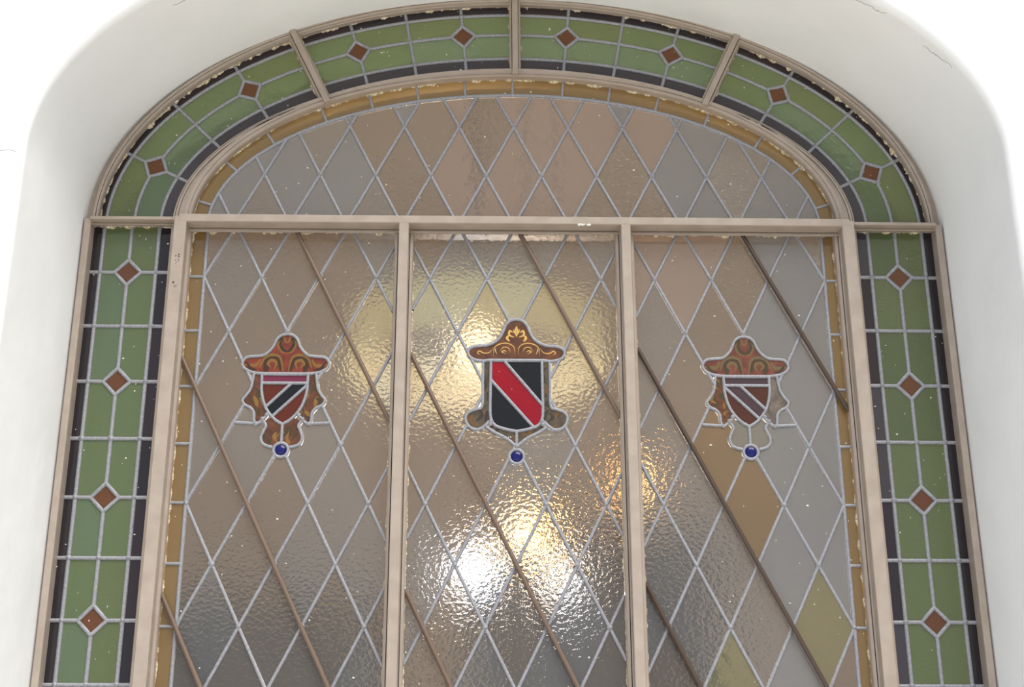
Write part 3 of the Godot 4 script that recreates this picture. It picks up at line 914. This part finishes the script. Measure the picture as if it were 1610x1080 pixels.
func build_side_borders() -> void:
	for s in [-1.0, 1.0]:
		var open := ccw(rect(s * 0.631, FOOT, s * 0.7778, 2.7752))
		var p := panel("tall green and black leaded border strip with russet diamonds, " + ("left" if s < 0 else "right") + " of the lights", "green border panels")
		p.set_meta("opening", open)
		frame_opening(open, Vector2(1, 0.1), 0.005, 0.0025)
		var xs := [0.625, 0.6548, 0.7052, 0.7556, 0.785]
		var ys := [2.7752]
		for j in 9: ys.append(2.6838 - j * 0.10544)
		ys.append(FOOT)
		var gems := []
		for j in range(0, 9, 2): gems.append(diamond(Vector2(s * 0.7052, 2.6838 - j * 0.10544), Vector2(0.0242, 0), Vector2(0, 0.0250)))
		for j in ys.size() - 1:
			for i in 4:
				var cell := both(ccw(rect(s * xs[i], ys[j + 1] - (0.01 if j == ys.size() - 2 else 0.0), s * xs[i + 1], ys[j] + (0.01 if j == 0 else 0.0))), rebate(open))
				for g in gems: cell = less(cell, g)
				for q in cell:
					if i == 1 or i == 2: glaze(p, "green_glass", q, [M.green, M.green_blue] if s < 0 and i == 2 else ([M.green_olive, M.green] if s < 0 else [M.green_deep, M.green_olive]), 0.0030, 0.006)
					else: glaze(p, "dark_glass", q, [M.dark] if i == 3 else ([M.dark, M.dark_plum] if s < 0 else [M.dark_plum, M.dark_grey]), 0.0030, 0.006)
		for g in gems:
			glaze(p, "diamond_glass", g, [M.russet], 0.0032, 0.004)
			put(p, "lead_came", lead(g, 0.0072, true, 0.0049), M.lead)
		for x in xs.slice(1, 4):
			for l in trim(PackedVector2Array([Vector2(s * x, FOOT - 0.01), Vector2(s * x, 2.79)]), open, gems): put(p, "lead_came", lead(l, 0.0074), M.lead)
		var spots := []
		for y in ys.slice(1, ys.size() - 1):
			for l in trim(PackedVector2Array([Vector2(s * 0.6, y), Vector2(s * 0.8, y)]), open, gems): put(p, "lead_came", lead(l, 0.0070, false, 0.0049), M.lead)
			for x in xs.slice(1, 4): spots.append(Vector2(s * x, y))
		joints(p, spots, open, gems, 0.0056)
		specks(p, open, 40)

const RINGS := [[0.595, 0.285], [0.655, 0.362], [0.703, 0.4155], [0.7545, 0.461], [0.82, 0.54]]

# the point where the ray through the middle ring at angle t crosses ring k
func crossing(t: float, k: int) -> Vector2:
	var p := Vector2(0.703 * cos(t), 0.4155 * sin(t))
	var n := Vector2(p.x / (0.703 * 0.703), p.y / (0.4155 * 0.4155)).normalized()
	var lo := -0.2; var hi := 0.2
	for i in 40:
		var mid := (lo + hi) / 2
		var q := p + n * mid
		if (q.x / RINGS[k][0]) ** 2 + (q.y / RINGS[k][1]) ** 2 > 1.0: hi = mid
		else: lo = mid
	return Vector2(0, SPRING) + p + n * lo

func build_arch_borders() -> void:
	var ring := arc(0.7660, 0.4825, 120)
	var inner := arc(0.6300, 0.3280, 120); inner.reverse()
	ring.append_array(inner)
	var cut := []
	for b in bars():
		var d: Vector2 = (b[1] - b[0]).normalized(); var n := Vector2(-d.y, d.x) * 0.0108
		cut.append(ccw(PackedVector2Array([b[0] - d * 0.2 - n, b[1] + d * 0.2 - n, b[1] + d * 0.2 + n, b[0] - d * 0.2 + n])))
	var parts := less([ccw(ring)], cut[0])
	parts = less(parts, cut[1]); parts = less(parts, cut[2])
	parts.sort_custom(func(a, b): return middle(a).x < middle(b).x)
	var names := ["springing from the transom at left", "left of the crown bar", "right of the crown bar", "springing from the transom at right"]
	for k in parts.size():
		var open: PackedVector2Array = parts[k]
		var p := panel("curved green leaded arch panel with two russet diamonds, " + names[k], "green border panels")
		frame_opening(open, Vector2.ONE * 0.7, 0.0055, 0.0028)
		var xs: Array = [[-0.508, -0.606, -0.673], [-0.1008, -0.2035, -0.304], [0.304, 0.2035, 0.1008], [0.673, 0.606, 0.508]][k]
		var ends: Array = [[1.85, PI + 0.2], [1.35, 2.3], [0.8, 1.8], [-0.2, 1.25]][k]
		var ts := [ends[0]]
		for x in xs: ts.append(acos(x / 0.703))
		ts.append(ends[1])
		var gems := []
		for i in [1, 3]:
			var c := crossing(ts[i], 2)
			var n := (crossing(ts[i], 3) - c).normalized(); var u := Vector2(-n.y, n.x)
			gems.append(diamond(c, u * 0.0236, n * 0.0240))
		for i in 4:
			for r in 4:
				var cell := PackedVector2Array()
				for m in 13: cell.append(crossing(lerpf(ts[i], ts[i + 1], m / 12.0), r + 1))
				for m in 13: cell.append(crossing(lerpf(ts[i + 1], ts[i], m / 12.0), r))
				var bits := both(ccw(cell), rebate(open))
				for g in gems: bits = less(bits, g)
				for q in bits:
					if r == 1 or r == 2: glaze(p, "green_glass", q, [M.green, M.green_blue] if r == 1 else [M.green_olive, M.green], 0.0028, 0.006)
					else: glaze(p, "dark_glass", q, [M.dark, M.dark_plum] if r == 3 else [M.dark_grey], 0.0028, 0.006)
		for g in gems:
			glaze(p, "diamond_glass", g, [M.russet], 0.0031, 0.004)
			put(p, "lead_came", lead(g, 0.0070, true, 0.0049), M.lead)
		for r in [1, 2, 3]:
			var line := PackedVector2Array()
			for m in 61: line.append(crossing(lerpf(ends[0], ends[1], m / 60.0), r))
			for l in trim(line, open, gems): put(p, "lead_came", lead(l, 0.0066), M.lead)
		var spots := []
		for i in [1, 2, 3]:
			for l in trim(PackedVector2Array([crossing(ts[i], 0), crossing(ts[i], 4)]), open, gems): put(p, "lead_came", lead(l, 0.0066, false, 0.0049), M.lead)
			for r in [1, 2, 3]: spots.append(crossing(ts[i], r))
		joints(p, spots, open, gems)
		specks(p, open, 26)
